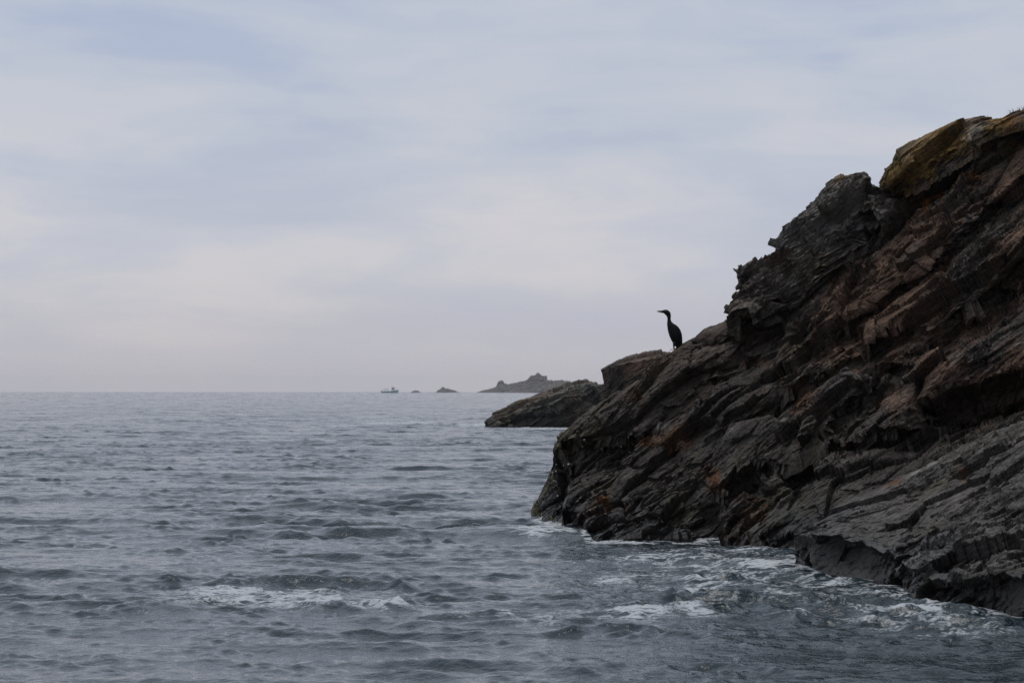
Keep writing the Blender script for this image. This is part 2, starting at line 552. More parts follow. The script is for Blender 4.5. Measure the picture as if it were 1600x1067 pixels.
    spots = [  # px, py, half width, half height, strength
        (350, 935, 120, 20, 1.0), (470, 940, 100, 22, 1.02), (300, 938, 50, 10, 1.05), (600, 948, 60, 13, 1.05), (250, 962, 150, 12, .45), (560, 970, 120, 10, .5),
        (770, 968, 110, 14, .60), (700, 940, 90, 9, .45), (1000, 965, 70, 15, .95), (1085, 962, 45, 13, .95), (905, 962, 50, 6, .7), (870, 985, 60, 8, .45),
        (960, 909, 45, 9, .95), (1000, 920, 40, 5, .7), (1080, 921, 30, 11, .95), (1130, 925, 50, 5, .5),
        (1240, 968, 140, 6, .62), (1380, 972, 120, 10, .65), (1440, 962, 60, 16, .95), (1560, 965, 60, 11, .9), (1480, 975, 90, 9, .7),
        (880, 818, 48, 8, 1.15), (850, 835, 75, 8, .9), (930, 850, 110, 9, .72), (1010, 848, 130, 6, .85), (1090, 846, 70, 5, .8), (1000, 878, 120, 6, .75),
        (950, 866, 120, 12, .45), (1150, 866, 110, 7, .75), (1200, 890, 75, 8, 1.05), (1130, 893, 70, 5, .7), (1390, 915, 45, 6, .9), (1420, 936, 55, 9, 1.0),
        (1340, 925, 70, 12, .45), (1250, 910, 60, 10, .4),
        (790, 828, 60, 10, .45), (620, 661, 130, 4, 1.0), (860, 670, 120, 2.5, 1.15), (760, 664, 70, 4, 1.2), (540, 666, 60, 4, .9), (700, 672, 120, 3, .35),
        (560, 830, 150, 9, .33), (290, 682, 40, 2, .4), (650, 845, 120, 9, .33)]
    for (cx, cy, wx, hy, st) in spots:
        m = ss(1.5, 0.1, patch(cx, cy, wx * 1.15, hy * 1.15))
        far = cy < 700
        pat = 0.5 + 1.25 * fo_a + 0.22 * ss(0.3, 0.95, ridge) + 0.30 * crest
        if far:
            pat = 0.55 + 0.6 * fine
        foam = np.maximum(foam, m * np.clip(st * (0.42 + 0.75 * pat) - 0.12, 0, 1.0))
    # hold single freak crests down
    Z = np.where(Z > 0.10, 0.10 + 0.35 * (Z - 0.10), Z)
    # lace of foam along the foot of the rocks
    fx = X / np.maximum(Y, 1) * F + 800; fy = HOR + H * F / np.maximum(Y, 1)
    box_ = (fx > 780) & (fx < 1700) & (fy > 780) & (fy < 1040) & (Y > 10)
    for line, st in (([p[:2] for p in BOT if p[0] < 1262], 1.0), ([p[:2] for p in SL_W], 0.9)):
        d_, t_ = seg_dist(fx[box_], fy[box_], line)
        below = np.clip(-d_, 0, 999) + 3.0 * np.clip(d_, 0, 999)
        pt = 0.30 + 1.5 * fo_a[box_] + 0.2 * ss(0.3, 0.95, ridge[box_]) + 0.6 * gust[box_]
        v_ = st * (0.30 + 0.9 * pt) * (0.9 * np.exp(-(below / 5) ** 2) + 0.55 * np.exp(-(below / 18) ** 2))
        foam[box_] = np.maximum(foam[box_], np.clip(0.85 * v_, 0, 0.8))
    for (a_, st_) in (((1180, 900, 430, 75), .78), ((900, 965, 440, 42), .62), ((430, 940, 350, 42), .62), ((1450, 975, 240, 45), .76), ((600, 664, 260, 8), .6)):
        foam = np.maximum(foam, st_ * ss(1.3, 0.2, patch(*a_)) * (0.75 + 1.1 * fo_a))
    Z = Z + 0.018 * foam * (1 + finer)
    foam = np.minimum(foam, 0.86)
    rough = np.clip(np.sqrt(0.07 ** 2 + 1.0 * left), 0.06, 0.40)
    P = np.stack([X + OX, Y + OY, Z], -1)
    nu, nv = X.shape
    o = mesh_obj('sea', P.reshape(-1, 3), grid_faces(nu, nv)[:, ::-1], M_SEA)
    attr(o, 'foam', foam)
    attr(o, 'chop', rough)
    tag(o, kind='structure')
    return o


def sea_material():
    m = bpy.data.materials.new('sea_water')
    m.use_nodes = True
    t = NT(m.node_tree)
    geo = t.n('ShaderNodeNewGeometry')
    pos = geo.outputs['Position']
    fo = t.n('ShaderNodeAttribute', attribute_name='foam').outputs['Fac']
    ch = t.n('ShaderNodeAttribute', attribute_name='chop').outputs['Fac']
    st = t.n('ShaderNodeVectorMath', {0: pos, 1: (1.0, 1.0, 1.0)}, operation='MULTIPLY').outputs[0]
    r1 = t.n('ShaderNodeTexNoise', {'Vector': st, 'Scale': 7.0, 'Detail': 4.0, 'Roughness': 0.55}).outputs[0]
    r2 = t.n('ShaderNodeTexNoise', {'Vector': st, 'Scale': 19.0, 'Detail': 3.0, 'Roughness': 0.6}).outputs[0]
    r1 = t.math('ADD', r1, t.math('MULTIPLY', r2, 0.32))
    bub = t.n('ShaderNodeTexNoise', {'Vector': pos, 'Scale': 22.0, 'Detail': 5.0, 'Roughness': 0.7}).outputs[0]
    wp = t.n('ShaderNodeTexNoise', {'Vector': pos, 'Scale': 2.2, 'Detail': 3.0}).outputs['Color']
    pw = t.n('ShaderNodeVectorMath', {0: pos, 1: t.n('ShaderNodeVectorMath', {0: wp, 1: (0.5, 0.5, 0.5)}, operation='MULTIPLY').outputs[0]}, operation='ADD').outputs[0]
    l1 = t.n('ShaderNodeTexNoise', {'Vector': t.n('ShaderNodeVectorMath', {0: pw, 1: (0.42, 1.3, 1.0)}, operation='MULTIPLY').outputs[0], 'Scale': 4.5, 'Detail': 5.0, 'Roughness': 0.6}).outputs[0]
    rdg = t.math('SUBTRACT', 1.0, t.math('MULTIPLY', t.math('ABSOLUTE', t.math('SUBTRACT', l1, 0.5)), 5.0), clamp=True)
    lace = t.math('ADD', t.math('MULTIPLY', rdg, 0.55), t.math('MULTIPLY', bub, 0.55))
    f = t.math('SUBTRACT', t.math('ADD', t.math('MULTIPLY', fo, 0.66), lace), 1.03)
    f = t.ramp(t.math('MULTIPLY', f, 3.2, clamp=True), [(0.0, (0, 0, 0)), (0.85, (0.85, 0.85, 0.85))])
    f = t.math('MULTIPLY', f, t.math('GREATER_THAN', fo, 0.02))
    b = t.n('ShaderNodeBump', {'Strength': 0.8, 'Distance': 0.030, 'Height': r1})
    water = t.n('ShaderNodeBsdfPrincipled', {'Base Color': (0.012, 0.023, 0.029, 1), 'Roughness': ch, 'IOR': 1.34, 'Normal': b.outputs[0]})
    fb = t.n('ShaderNodeBump', {'Strength': 0.8, 'Distance': 0.03, 'Height': bub})
    foam = t.n('ShaderNodeBsdfPrincipled', {'Base Color': (0.52, 0.54, 0.56, 1), 'Roughness': 0.6, 'Normal': fb.outputs[0]})
    mx = t.n('ShaderNodeMixShader', {0: f, 1: water.outputs[0], 2: foam.outputs[0]})
    o = t.n('ShaderNodeOutputMaterial')
    t.t.links.new(mx.outputs[0], o.inputs[0])
    return m


M_SEA = sea_material()
build_sea()


# ------------------------------------------------------------------ the outcrop with the bird
# broad swellings (+) and hollows (-) of the face: px, py, rx, ry, angle, metres
BULGES = [(905, 688, 65, 26, 0.5, 0.6), (1010, 790, 90, 30, 0.45, 0.5), (1100, 770, 60, 30, 0.4, 0.25), (1230, 700, 90, 30, 0.6, 0.35), (1180, 620, 110, 30, 0.6, 0.3), (1050, 600, 80, 22, 0.7, 0.3), (1400, 640, 60, 30, 0.5, 0.5),
          (1400, 420, 120, 40, 0.7, 0.35), (1520, 430, 100, 30, 0.7, 0.35), (1500, 560, 100, 26, 0.5, 0.4), (1300, 560, 100, 24, 0.6, 0.3), (935, 765, 62, 42, 0.4, -1.1), (1520, 635, 90, 26, 0.25, -0.8), (1170, 770, 24, 24, 0.4, -0.9), (1370, 628, 32, 26, 0.5, -0.8)]

outcrop = empty('rock_outcrop', (3.2, 37.0, 0.0))
tag(outcrop, 'big dark layered rock outcrop at right with yellow lichen on its crest', 'rock')

# shadowed gullies: line, depth (m), width down-side (px), width up-side (px)
GULLIES = [
    ([(1135, 505), (1225, 498), (1275, 455), (1320, 415), (1350, 360), (1400, 318), (1470, 280), (1540, 236)], 0.75, 34, 8),
    ([(1285, 545), (1340, 505), (1392, 474), (1440, 444), (1490, 400), (1535, 345), (1600, 290), (1700, 230)], 0.65, 30, 10),
    ([(1440, 545), (1500, 500), (1560, 462), (1600, 415), (1700, 330)], 0.55, 30, 10),
    ([(1240, 640), (1290, 600), (1330, 560), (1400, 530), (1470, 530)], 0.28, 22, 8),
    ([(1290, 660), (1330, 640), (1345, 595), (1390, 578), (1440, 575)], 0.55, 42, 8),
    ([(1430, 640), (1490, 610), (1560, 600), (1650, 580), (1750, 560)], 0.85, 44, 10),
    ([(1200, 742), (1300, 705), (1400, 690), (1500, 655), (1620, 615), (1750, 575)], 0.85, 28, 8),
    ([(905, 832), (935, 790), (965, 765), (1020, 735), (1090, 700)], -0.15, 18, 10),
    ([(868, 700), (905, 690), (960, 695), (1000, 690), (1040, 665)], 0.95, 80, 8),
    ([(1000, 690), (1040, 650), (1090, 620), (1150, 590), (1210, 575)], 0.35, 24, 8),
    ([(1090, 700), (1140, 672), (1190, 640), (1240, 605), (1300, 570)], 0.38, 22, 8),
    ([(1130, 775), (1150, 745), (1180, 738), (1200, 745)], 0.60, 42, 7),
    ([(1120, 838), (1150, 812), (1175, 795), (1215, 770), (1260, 742)], 0.30, 22, 7),
    ([(1190, 856), (1215, 842), (1250, 832)], 0.30, 26, 7),
    ([(1080, 540), (1140, 530), (1200, 520), (1260, 505)], 0.30, 18, 7),
    ([(1110, 590), (1170, 560), (1230, 545), (1300, 520)], 0.26, 18, 7),
]


def build_main():
    ns, nv = 1120, 385
    T = resample(TOP, ns); B = resample(BOT, ns)
    B[:, 2] = smooth1(B[:, 2:], 14)[:, 0]
    Ts = smooth1(T, 28)
    v = np.linspace(0, 1, nv) ** 0.94
    base = B[:, None, :] * (1 - v)[None, :, None] + Ts[:, None, :] * v[None, :, None]
    Lh = np.hypot(T[:, 0] - B[:, 0], T[:, 1] - B[:, 1])[:, None]
    dtop = (1 - v)[None, :] * Lh
    base = base + np.exp(-dtop / 26)[..., None] * (T - Ts)[:, None, :]
    px, py = base[..., 0], base[..., 1]
    D = base[..., 2].copy()
    wob = fbm(np.stack([px / 70, py / 70, 0 * px], -1), 4, 400) * 14
    ca, sa = math.cos(0.55), math.sin(0.55)
    ux, uy = px * ca - py * sa, px * sa + py * ca
    wob2 = plates(np.stack([ux / 60, uy / 26, 0 * px + .5], -1), 411, tilt=0.8)[0] * 9 + plates(np.stack([ux / 24, uy / 11, 0 * px + .5], -1), 412, tilt=0.8)[0] * 4
    for (cx, cy, rx, ry, an, am) in BULGES:
        D = D - am * np.exp(-blob(px + wob + wob2, py + wob - wob2, cx, cy, rx, ry, an) ** 2 * 1.2)
    for (line, dep, wd, wu) in GULLIES:
        sd, tq = seg_dist(px + wob + wob2, py + wob * 0.7 - wob2, line)
        taper = ss(0, 0.12, tq) * ss(1.0, 0.86, tq) if line[-1][0] < 1600 else ss(0, 0.12, tq)
        prof = np.where(sd > 0, np.exp(-(sd / wu) ** 2), np.exp(-np.clip(-sd / wd, 0, 20) ** 1.5))
        D = D + dep * prof * taper
    rd = np.clip(1 - dtop / 16, 0, 1)
    D = D + 0.30 * (1 - np.sqrt(np.clip(1 - rd * rd, 0, 1)))
    P = at(px, py, D)
    Tq = np.stack([px[:, -1], py[:, -1], D[:, -1]], 1)
    back = np.stack(rows_back(Tq, [0.06, 0.15, 0.3, 0.5, 0.8, 1.3, 2.0, 3.0, 4.5, 7.0], 0.25, 0.5), 1)
    first = P[:, :1].copy()
    below = np.concatenate([first + np.array([0, 0.25, -1.6]), first + np.array([0, 0.12, -0.8]), first + np.array([0, 0.05, -0.35])], 1)
    G = np.concatenate([below, P, back], 1)
    nb = below.shape[1]
    N = grid_normals(np.stack([smooth1(G[:, j], 14) for j in range(G.shape[1])], 1))
    toward = np.array([-0.15, -0.9, 0.35]); toward /= np.linalg.norm(toward)
    N = N * np.sign((N @ toward))[..., None] * 0.4 + toward * 0.6
    N /= np.linalg.norm(N, axis=-1, keepdims=True)
    d = strata_disp(G, 1.0, 0, 1.0, 1.0, 1.0)
    rim = np.ones(G.shape[:2]); rim[:, nb:nb + nv] = 0.4 + 0.6 * ss(0, 30, dtop); rim[:, nb + nv:] = 0.4
    G = G + N * (d * rim)[..., None]
    pxf = np.concatenate([px[:, :1]] * nb + [px] + [px[:, -1:]] * back.shape[1], 1)
    pyf = np.concatenate([py[:, :1]] * nb + [py] + [py[:, -1:]] * back.shape[1], 1)
    brown = 0.95 * ss(640, 430, pyf - 0.35 * (pxf - 1300)) * ss(1120, 1300, pxf) + 0.30 * ss(820, 600, pyf) + 0.5 * ss(1.3, 0.4, blob(pxf, pyf, 1000, 590, 70, 25, 0.6))
    lich_lit = [(ORANGE, 1472, 298, 34, 9, 0.45, .8), (ORANGE, 1447, 318, 14, 10, 0.8, .6), (RUST, 1050, 690, 34, 12, 0.35, .55), (RUST, 1020, 700, 14, 8, 0.3, .6),
            (ORANGE, 948, 796, 20, 10, 0.2, .55), (RUST, 925, 815, 12, 16, 0.2, .6), (RUST, 1120, 752, 16, 18, 0.2, .75), (RUST, 1172, 815, 26, 28, 0.5, .55), (RUST, 1135, 835, 12, 16, 0.5, .7),
            (RUST, 1255, 630, 22, 26, 0.7, .6), (BROWN, 1390, 625, 22, 18, 0.3, .9), (BROWN, 1480, 575, 30, 16, 0.2, .9), (PALE, 1372, 348, 28, 8, 0.35, .8),  # the PALE entry paints light onto the nose of the face
            (RUST, 1180, 568, 22, 8, 0.1, .5), (BROWN, 1320, 530, 50, 16, 0.3, .9), (OLIVE * 1.6, 890, 690, 24, 18, 0.4, .7), (OLIVE * 1.5, 1010, 600, 40, 14, 0.6, .6),
            (RUST, 1000, 630, 20, 10, 0.5, .4), (YELLOW * .8, 1590, 225, 30, 12, 0.2, .5)]
    tint = paint(G, pxf, pyf, lich_lit, brown, 0, 0.35)
    o = mesh_obj('rock_face', G.reshape(-1, 3), grid_faces(*G.shape[:2]), M_ROCK, outcrop, smooth=False)
    attr(o, 'tint', tint, 'FLOAT_COLOR')
    return G, pxf, pyf


MAIN = build_main()


def build_block(name, rows, ns, counts, parent, seed, label=None, lichens_and_lit=(), brown=0.2, pale=0.4, scale=1.0, mat=None, rimback=(0.05, 0.12, 0.25, 0.45, 0.8, 1.4),
                under=(0.1, 0.3, 0.8), water=True, amps=(1, 1, 1), right=0.25, drop=0.5, gullies=(), fr=None, round_px=14, rimw=0.4, grey=GREY, round_m=0.25):
    """rock body lofted through curves of (px, py, distance) from its foot to its crest, carried on behind the crest"""
    C = [resample(r, ns) for r in rows]
    Tt = C[-1].copy(); C[-1] = Tt.copy()
    Ts = smooth1(Tt, max(4, ns / 45))
    C[-1] = Ts
    seg = []
    for k in range(len(C) - 1):
        u = np.linspace(0, 1, counts[k], endpoint=(k == len(C) - 2))
        seg.append(C[k][:, None, :] * (1 - u)[None, :, None] + C[k + 1][:, None, :] * u[None, :, None])
    Q = np.concatenate(seg, 1)
    dtop = np.hypot(Q[..., 0] - Ts[:, None, 0], Q[..., 1] - Ts[:, None, 1])
    Q = Q + (np.exp(-dtop / 20) * 1.0)[..., None] * (Tt - Ts)[:, None, :]
    px, py, D = Q[..., 0], Q[..., 1], Q[..., 2].copy()
    wob = fbm(np.stack([px / 60, py / 60, 0 * px + seed], -1), 4, 420) * 10
    for (line, dep, wd, wu) in gullies:
        sd, tq = seg_dist(px + wob, py + wob * 0.6, line)
        prof = np.where(sd > 0, np.exp(-(sd / wu) ** 2), np.exp(-np.clip(-sd / wd, 0, 20) ** 1.5))
        D = D + dep * prof * ss(0, 0.15, tq) * ss(1, 0.85, tq)
    rd = np.clip(1 - dtop / round_px, 0, 1)
    D = D + round_m * scale * (1 - np.sqrt(np.clip(1 - rd * rd, 0, 1)))
    P = at(px, py, D)
    Tq = np.stack([px[:, -1], py[:, -1], D[:, -1]], 1)
    back = np.stack(rows_back(Tq, [b * scale for b in rimback], right, drop), 1)
    f = P[:, :1]
    if water:
        below = np.concatenate([f + np.array([0, 0.25, -1.4]), f + np.array([0, 0.12, -0.6]), f + np.array([0, 0.05, -0.25])], 1)
    else:
        below = np.concatenate([f + np.array([0.35 * b, 1.0 * b, 0.12 * b]) for b in under[::-1]], 1)
    G = np.concatenate([below, P, back], 1)
    nb = below.shape[1]
    N = grid_normals(np.stack([smooth1(G[:, j], max(3, ns / 60)) for j in range(G.shape[1])], 1))
    toward = np.array([-0.2, -0.8, 0.5]); toward /= np.linalg.norm(toward)
    N = N * np.sign(N @ toward)[..., None] * 0.5 + toward * 0.5
    N /= np.linalg.norm(N, axis=-1, keepdims=True)
    d = strata_disp(G, scale, seed, *amps, fr=fr)
    rim = np.ones(G.shape[:2]); rim[:, nb:nb + P.shape[1]] = rimw + (1 - rimw) * ss(0, 24, dtop); rim[:, nb + P.shape[1]:] = rimw
    G = G + N * (d * rim)[..., None]
    pxf = np.concatenate([px[:, :1]] * nb + [px] + [px[:, -1:]] * back.shape[1], 1)
    pyf = np.concatenate([py[:, :1]] * nb + [py] + [py[:, -1:]] * back.shape[1], 1)
    tint = paint(G, pxf, pyf, lichens_and_lit, brown + 0 * pxf, seed, pale, grey, scale)
    o = mesh_obj(name, G.reshape(-1, 3), grid_faces(*G.shape[:2]), mat or M_ROCK, parent, smooth=False)
    attr(o, 'tint', tint, 'FLOAT_COLOR')
    if label:
        o['label'] = label
    return o


# jagged foliated block that overhangs the gully on the left shoulder
LB_TOP = [(1137, 500, 40.4), (1143, 493, 40.4), (1140, 485, 40.3), (1136, 474, 40.3), (1143, 463, 40.2), (1148, 456, 40.2), (1158, 451, 40.1), (1162, 445, 40.0), (1155, 438, 40.0), (1149, 421, 40.0),
          (1155, 411, 39.9), (1175, 401, 39.8), (1186, 393, 39.8), (1205, 384, 39.7), (1207, 366, 39.6), (1220, 351, 39.6), (1235, 339, 39.5), (1250, 326, 39.4), (1271, 314, 39.4), (1278, 301, 39.3),
          (1291, 289, 39.3), (1310, 276, 39.2), (1331, 270, 39.1), (1346, 271, 39.1), (1354, 279, 39.0), (1361, 289, 39.0), (1371, 289, 39.0), (1384, 287, 39.0), (1396, 296, 39.0)]
LB_BOT = [(1136, 506, 39.9), (1180, 505, 39.6), (1228, 497, 39.2), (1254, 474, 38.9), (1280, 452, 38.7), (1312, 422, 38.6), (1334, 388, 38.6), (1346, 356, 38.6), (1376, 330, 38.6), (1400, 302, 38.8)]
lb_mid = resample(LB_TOP, 60) * 0.35 + resample(LB_BOT, 60) * 0.65
lb_mid[:, 2] -= 0.45
build_block('layered_block', [LB_BOT, lb_mid, LB_TOP], 540, [95, 115], outcrop, 31, 'jagged foliated grey block jutting over the gully',
            lichens_and_lit=[(YELLOW, 1320, 276, 26, 7, 0.3, .5), (PALE, 1300, 320, 60, 22, 0.75, .45), (RUST * 1.1, 1215, 400, 24, 12, 0.3, .35)], brown=0.35, pale=0.9, water=False, amps=(0.7, 1.05, 1.4), rimw=0.55, grey=np.array([0.135, 0.127, 0.116]))  # pale streaks and PALE patch put the lit foliation into the colour

# rounded crest with yellow lichen
CB_TOP = [(1376, 292, 38.9), (1381, 281, 38.9), (1384, 266, 38.8), (1395, 256, 38.7), (1398, 246, 38.7), (1401, 235, 38.6), (1420, 223, 38.5), (1450, 209, 38.2), (1480, 197, 38.0), (1500, 188, 37.8),
          (1520, 185, 37.7), (1540, 184, 37.6), (1560, 185, 37.4), (1580, 179, 37.2), (1600, 172, 37.0), (1650, 158, 36.8), (1720, 140, 36.6), (1800, 128, 36.4)]
CB_BOT = [(1378, 297, 38.6), (1405, 296, 38.3), (1442, 282, 37.9), (1482, 262, 37.6), (1516, 236, 37.3), (1560, 216, 37.0), (1600, 204, 36.7), (1700, 176, 36.4), (1800, 160, 36.2)]
cb_mid = resample(CB_TOP, 60) * 0.45 + resample(CB_BOT, 60) * 0.55
cb_mid[:, 2] -= 0.28
build_block('crest_block', [CB_BOT, cb_mid, CB_TOP], 420, [60, 70], outcrop, 47, 'rounded crest block coated with yellow lichen',
            lichens_and_lit=[(YELLOW, 1465, 228, 90, 30, 0.5, .9), (YELLOW, 1405, 270, 28, 20, 0.5, .6), (YELLOW, 1560, 200, 60, 16, 0.3, .65), (BROWN * 1.3, 1430, 235, 60, 20, .5, .5), (PALE, 1525, 205, 20, 18, 0.9, .8), (RUST, 1585, 188, 30, 9, 0.3, .6),
                     (OLIVE * 1.4, 1400, 250, 30, 20, 0.5, .6)], brown=0.7, pale=0.3, water=False, amps=(0.55, 0.7, 0.8))

# the smooth grey slab in front, its broken edge above the water
SL_E = [(1243, 841, 30.7), (1272, 846, 29.9), (1316, 838, 29.5), (1347, 843, 29.2), (1389, 867, 28.3), (1431, 890, 26.6), (1487, 896, 25.3), (1572, 889, 24.5), (1600, 896, 24.0), (1700, 907, 22.8), (1800, 922, 21.4)]
SL_F = [(x + 3, y + 10, d + 0.38) for x, y, d in SL_E]
SL_T = [(1243, 834, 31.5), (1300, 800, 32.4), (1350, 777, 32.7), (1420, 745, 32.8), (1500, 702, 32.7), (1560, 672, 32.4), (1600, 656, 32.0), (1700, 615, 31.6), (1800, 580, 31.2)]
build_block('foreground_slab', [SL_W, SL_F, SL_E, SL_T], 440, [56, 14, 270], outcrop, 63, fr=FRAME_SLAB, label='smooth grey tilted slab with a broken dark front edge', brown=0.08, pale=0.45, amps=(0.35, 0.32, 0.75), scale=1.25,
            grey=np.array([0.086, 0.081, 0.076]), rimback=(0.05, 0.15, 0.4, 0.9), gullies=[([(1330, 905), (1400, 880), (1440, 860), (1480, 850)], 0.16, 14, 10), ([(1300, 812), (1380, 800), (1440, 812)], 0.14, 12, 10), ([(1420, 790), (1500, 760), (1600, 742)], 0.14, 12, 10), ([(1380, 850), (1440, 835), (1530, 835), (1620, 815)], 0.16, 14, 10), ([(1330, 840), (1400, 815), (1480, 790), (1600, 760)], 0.12, 12, 10),
            ([(1400, 762), (1450, 750), (1490, 752)], 0.16, 12, 10)], lichens_and_lit=[(RUST, 1400, 757, 12, 6, 0, .7), (RUST, 1512, 745, 8, 7, 0, .6), (BROWN, 1380, 762, 20, 7, 0.2, .6)])


# limpets on the nose of the rock
def surf_points(spots):
    G, px, py = MAIN
    fx, fy = G[..., 0] / G[..., 1] * F + 800, HOR - (G[..., 2] - H) / G[..., 1] * F
    out = []
    for (x, y) in spots:
        d = (fx - x) ** 2 + (fy - y) ** 2 + 0.0
        near = d < 9
        if near.any():
            depth = np.where(near, G[..., 1], 1e9)
            i = np.unravel_index(np.argmin(depth), d.shape)
        else:
            i = np.unravel_index(np.argmin(d), d.shape)
        out.append(G[i])
    return out


rng = random.Random(9)
spots = [(878, 728), (886, 726), (865, 738), (869, 737), (862, 741), (863, 751), (873, 773), (913, 686), (985, 679), (991, 701), (910, 803), (888, 762), (905, 783), (895, 745), (1004, 690),
         (980, 684), (868, 760), (880, 790), (925, 770), (940, 735)]
spots += [(rng.uniform(855, 985), rng.uniform(690, 805)) for _ in range(38)]
vs, fs = [], []
for k, p in enumerate(surf_points(spots)):
    r = (rng.uniform(0.014, 0.022) if k < 8 else rng.uniform(0.006, 0.012))
    b = len(vs)
    ax = np.array([rng.uniform(-.5, .1), -0.85, rng.uniform(0.1, .6)]); ax /= np.linalg.norm(ax)
    u = np.cross(ax, [0, 0, 1.0]); u /= np.linalg.norm(u); v2 = np.cross(ax, u)
    for ring, hh in ((1.0, -0.006), (0.6, 0.55 * r)):
        for j in range(7):
            a = j * 6.283 / 7
            vs.append(p + r * ring * (math.cos(a) * u + math.sin(a) * v2 * 0.85) + ax * hh)
    vs.append(p + ax * r * 0.85)
    for j in range(7):
        jj = (j + 1) % 7
        fs.append((b + j, b + jj, b + 7 + jj, b + 7 + j)); fs.append((b + 7 + j, b + 7 + jj, b + 14))
o = mesh_obj('limpets', vs, fs, M_LIMPET, outcrop)
tag(o, kind='stuff')

# kelp fronds hanging at the tip of the nose
vs, fs = [], []
G0 = surf_points([(836, 790), (838, 795), (840, 784), (843, 778), (848, 770), (852, 762), (858, 750), (862, 738), (845, 800), (856, 806), (870, 808), (885, 810)])
for k in range(150):
    p = np.array(G0[rng.choice([0, 0, 0, 1, 1, 1, 2, 2, 3, 3, 4, 5, 6, 7, 8, 9, 10, 11])]) + np.array([rng.uniform(-.05, .05), rng.uniform(-.06, .05), rng.uniform(-.06, .06)])
    L = rng.uniform(0.05, 0.16); wd = rng.uniform(0.008, 0.018)
    dr = np.array([rng.uniform(-0.8, 0.25), rng.uniform(-0.7, 0.1), rng.uniform(-0.2, 0.5)])
    b = len(vs)
    side = np.cross(dr, [0.2, 0.5, 1]); side /= np.linalg.norm(side) + 1e-6
    for j in range(5):
        t_ = j / 4
        c = p + dr * L * t_ + np.array([0, 0, -1.0]) * L * t_ * t_ * 1.2
        wj = wd * (0.5 + 1.2 * t_ - 1.2 * t_ * t_ * t_)
        vs += [c - side * wj, c + side * wj]
        if j:
            fs.append((b + 2 * j - 2, b + 2 * j - 1, b + 2 * j + 1, b + 2 * j))
o = mesh_obj('seaweed', vs, fs, M_WEED, outcrop)
tag(o, 'olive brown seaweed fringe at the tip of the rock', kind='stuff')

# a few dry blades on the crest
vs, fs = [], []
for k in range(90):
    cx = rng.choice([1583, 1590, 1597, 1604, 1541, 1612])
    px_ = cx + rng.uniform(-6, 6)
    py_ = np.interp(px_, [c[0] for c in CB_TOP], [c[1] for c in CB_TOP]) + 2
    dd = np.interp(px_, [c[0] for c in CB_TOP], [c[2] for c in CB_TOP]) + 0.28
    p = at(np.float64(px_), np.float64(py_), np.float64(dd))
    L = rng.uniform(0.04, 0.13) * (0.6 if cx == 1541 else 1); lean = np.array([rng.uniform(-.6, .5), rng.uniform(-.3, .3), 1.0])
    b = len(vs); s_ = 0.003
    vs += [p + (-s_, 0, -.03), p + (s_, 0, -.03), p + lean * L * .6 + (s_ * .7, 0, 0), p + lean * L * .6 - (s_ * .7, 0, 0), p + lean * L + (lean[0] * L * .4, 0, 0)]
    fs += [(b, b + 1, b + 2, b + 3), (b + 3, b + 2, b + 4)]
o = mesh_obj('grass_tuft', vs, fs, M_GRASS, outcrop)
tag(o, kind='stuff')

# ------------------------------------------------------------------ rocks behind
boulder = [
    [(938, 716, 80), (1010, 716, 79), (1100, 716, 79), (1180, 716, 80)],
    [(941, 610, 80), (990, 612, 78.5), (1090, 610, 78.5), (1180, 610, 80)],
    [(941, 580, 80), (962, 570, 79), (1030, 556, 78.5), (1180, 560, 80)],
    [(942, 579, 81), (950, 572, 81.2), (965, 564, 81.5), (985, 556, 82), (1005, 551, 82.3), (1033, 546, 82.5), (1035, 550, 82.5), (1060, 556, 83), (1180, 590, 84)],
]
o = build_block('boulder', boulder, 260, [50, 30, 30], None, 81, brown=0.75, pale=0.25, scale=1.6, amps=(0.4, 0.6, 1.0), round_px=6, rimw=0.35, round_m=0.1, right=0.15)
tag(o, 'smooth dark brown boulder just behind the ledge where the black bird stands', 'rock')

low = [
    [(758, 668, 152.3), (800, 668, 152.3), (860, 668, 152.3), (920, 667, 152.3), (1000, 667, 152.3)],
    [(759, 660, 152.3), (775, 652, 152), (812, 642, 151.8), (855, 630, 151.5), (892, 613, 151.5), (925, 602, 152), (1000, 612, 152)],
    [(760, 657, 153), (772, 648, 153.5), (790, 640, 154.5), (805, 629, 155.5), (822, 621, 156.5), (838, 612, 157.5), (852, 607, 158.5), (868, 605, 159), (880, 602, 159.5), (893, 598, 160), (908, 595, 160.5),
     (918, 596, 160.5), (924, 600, 160), (931, 601, 160), (936, 607, 160), (960, 612, 160), (1000, 622, 160)],
]
o = build_block('low_rock', low, 420, [60, 60], None, 97, brown=0.7, pale=0.5, scale=2.6, amps=(0.7, 0.9, 0.7), round_px=3, rimw=0.4, round_m=0.1, right=0.2,
                gullies=[([(790, 655), (830, 648), (900, 640)], 0.5, 8, 4), ([(850, 645), (900, 625), (935, 612)], 0.6, 10, 5)], grey=np.array([0.105, 0.105, 0.090]))
tag(o, 'low dark wedge shaped rock with a pale sloping top in the water beyond the outcrop', 'rock')


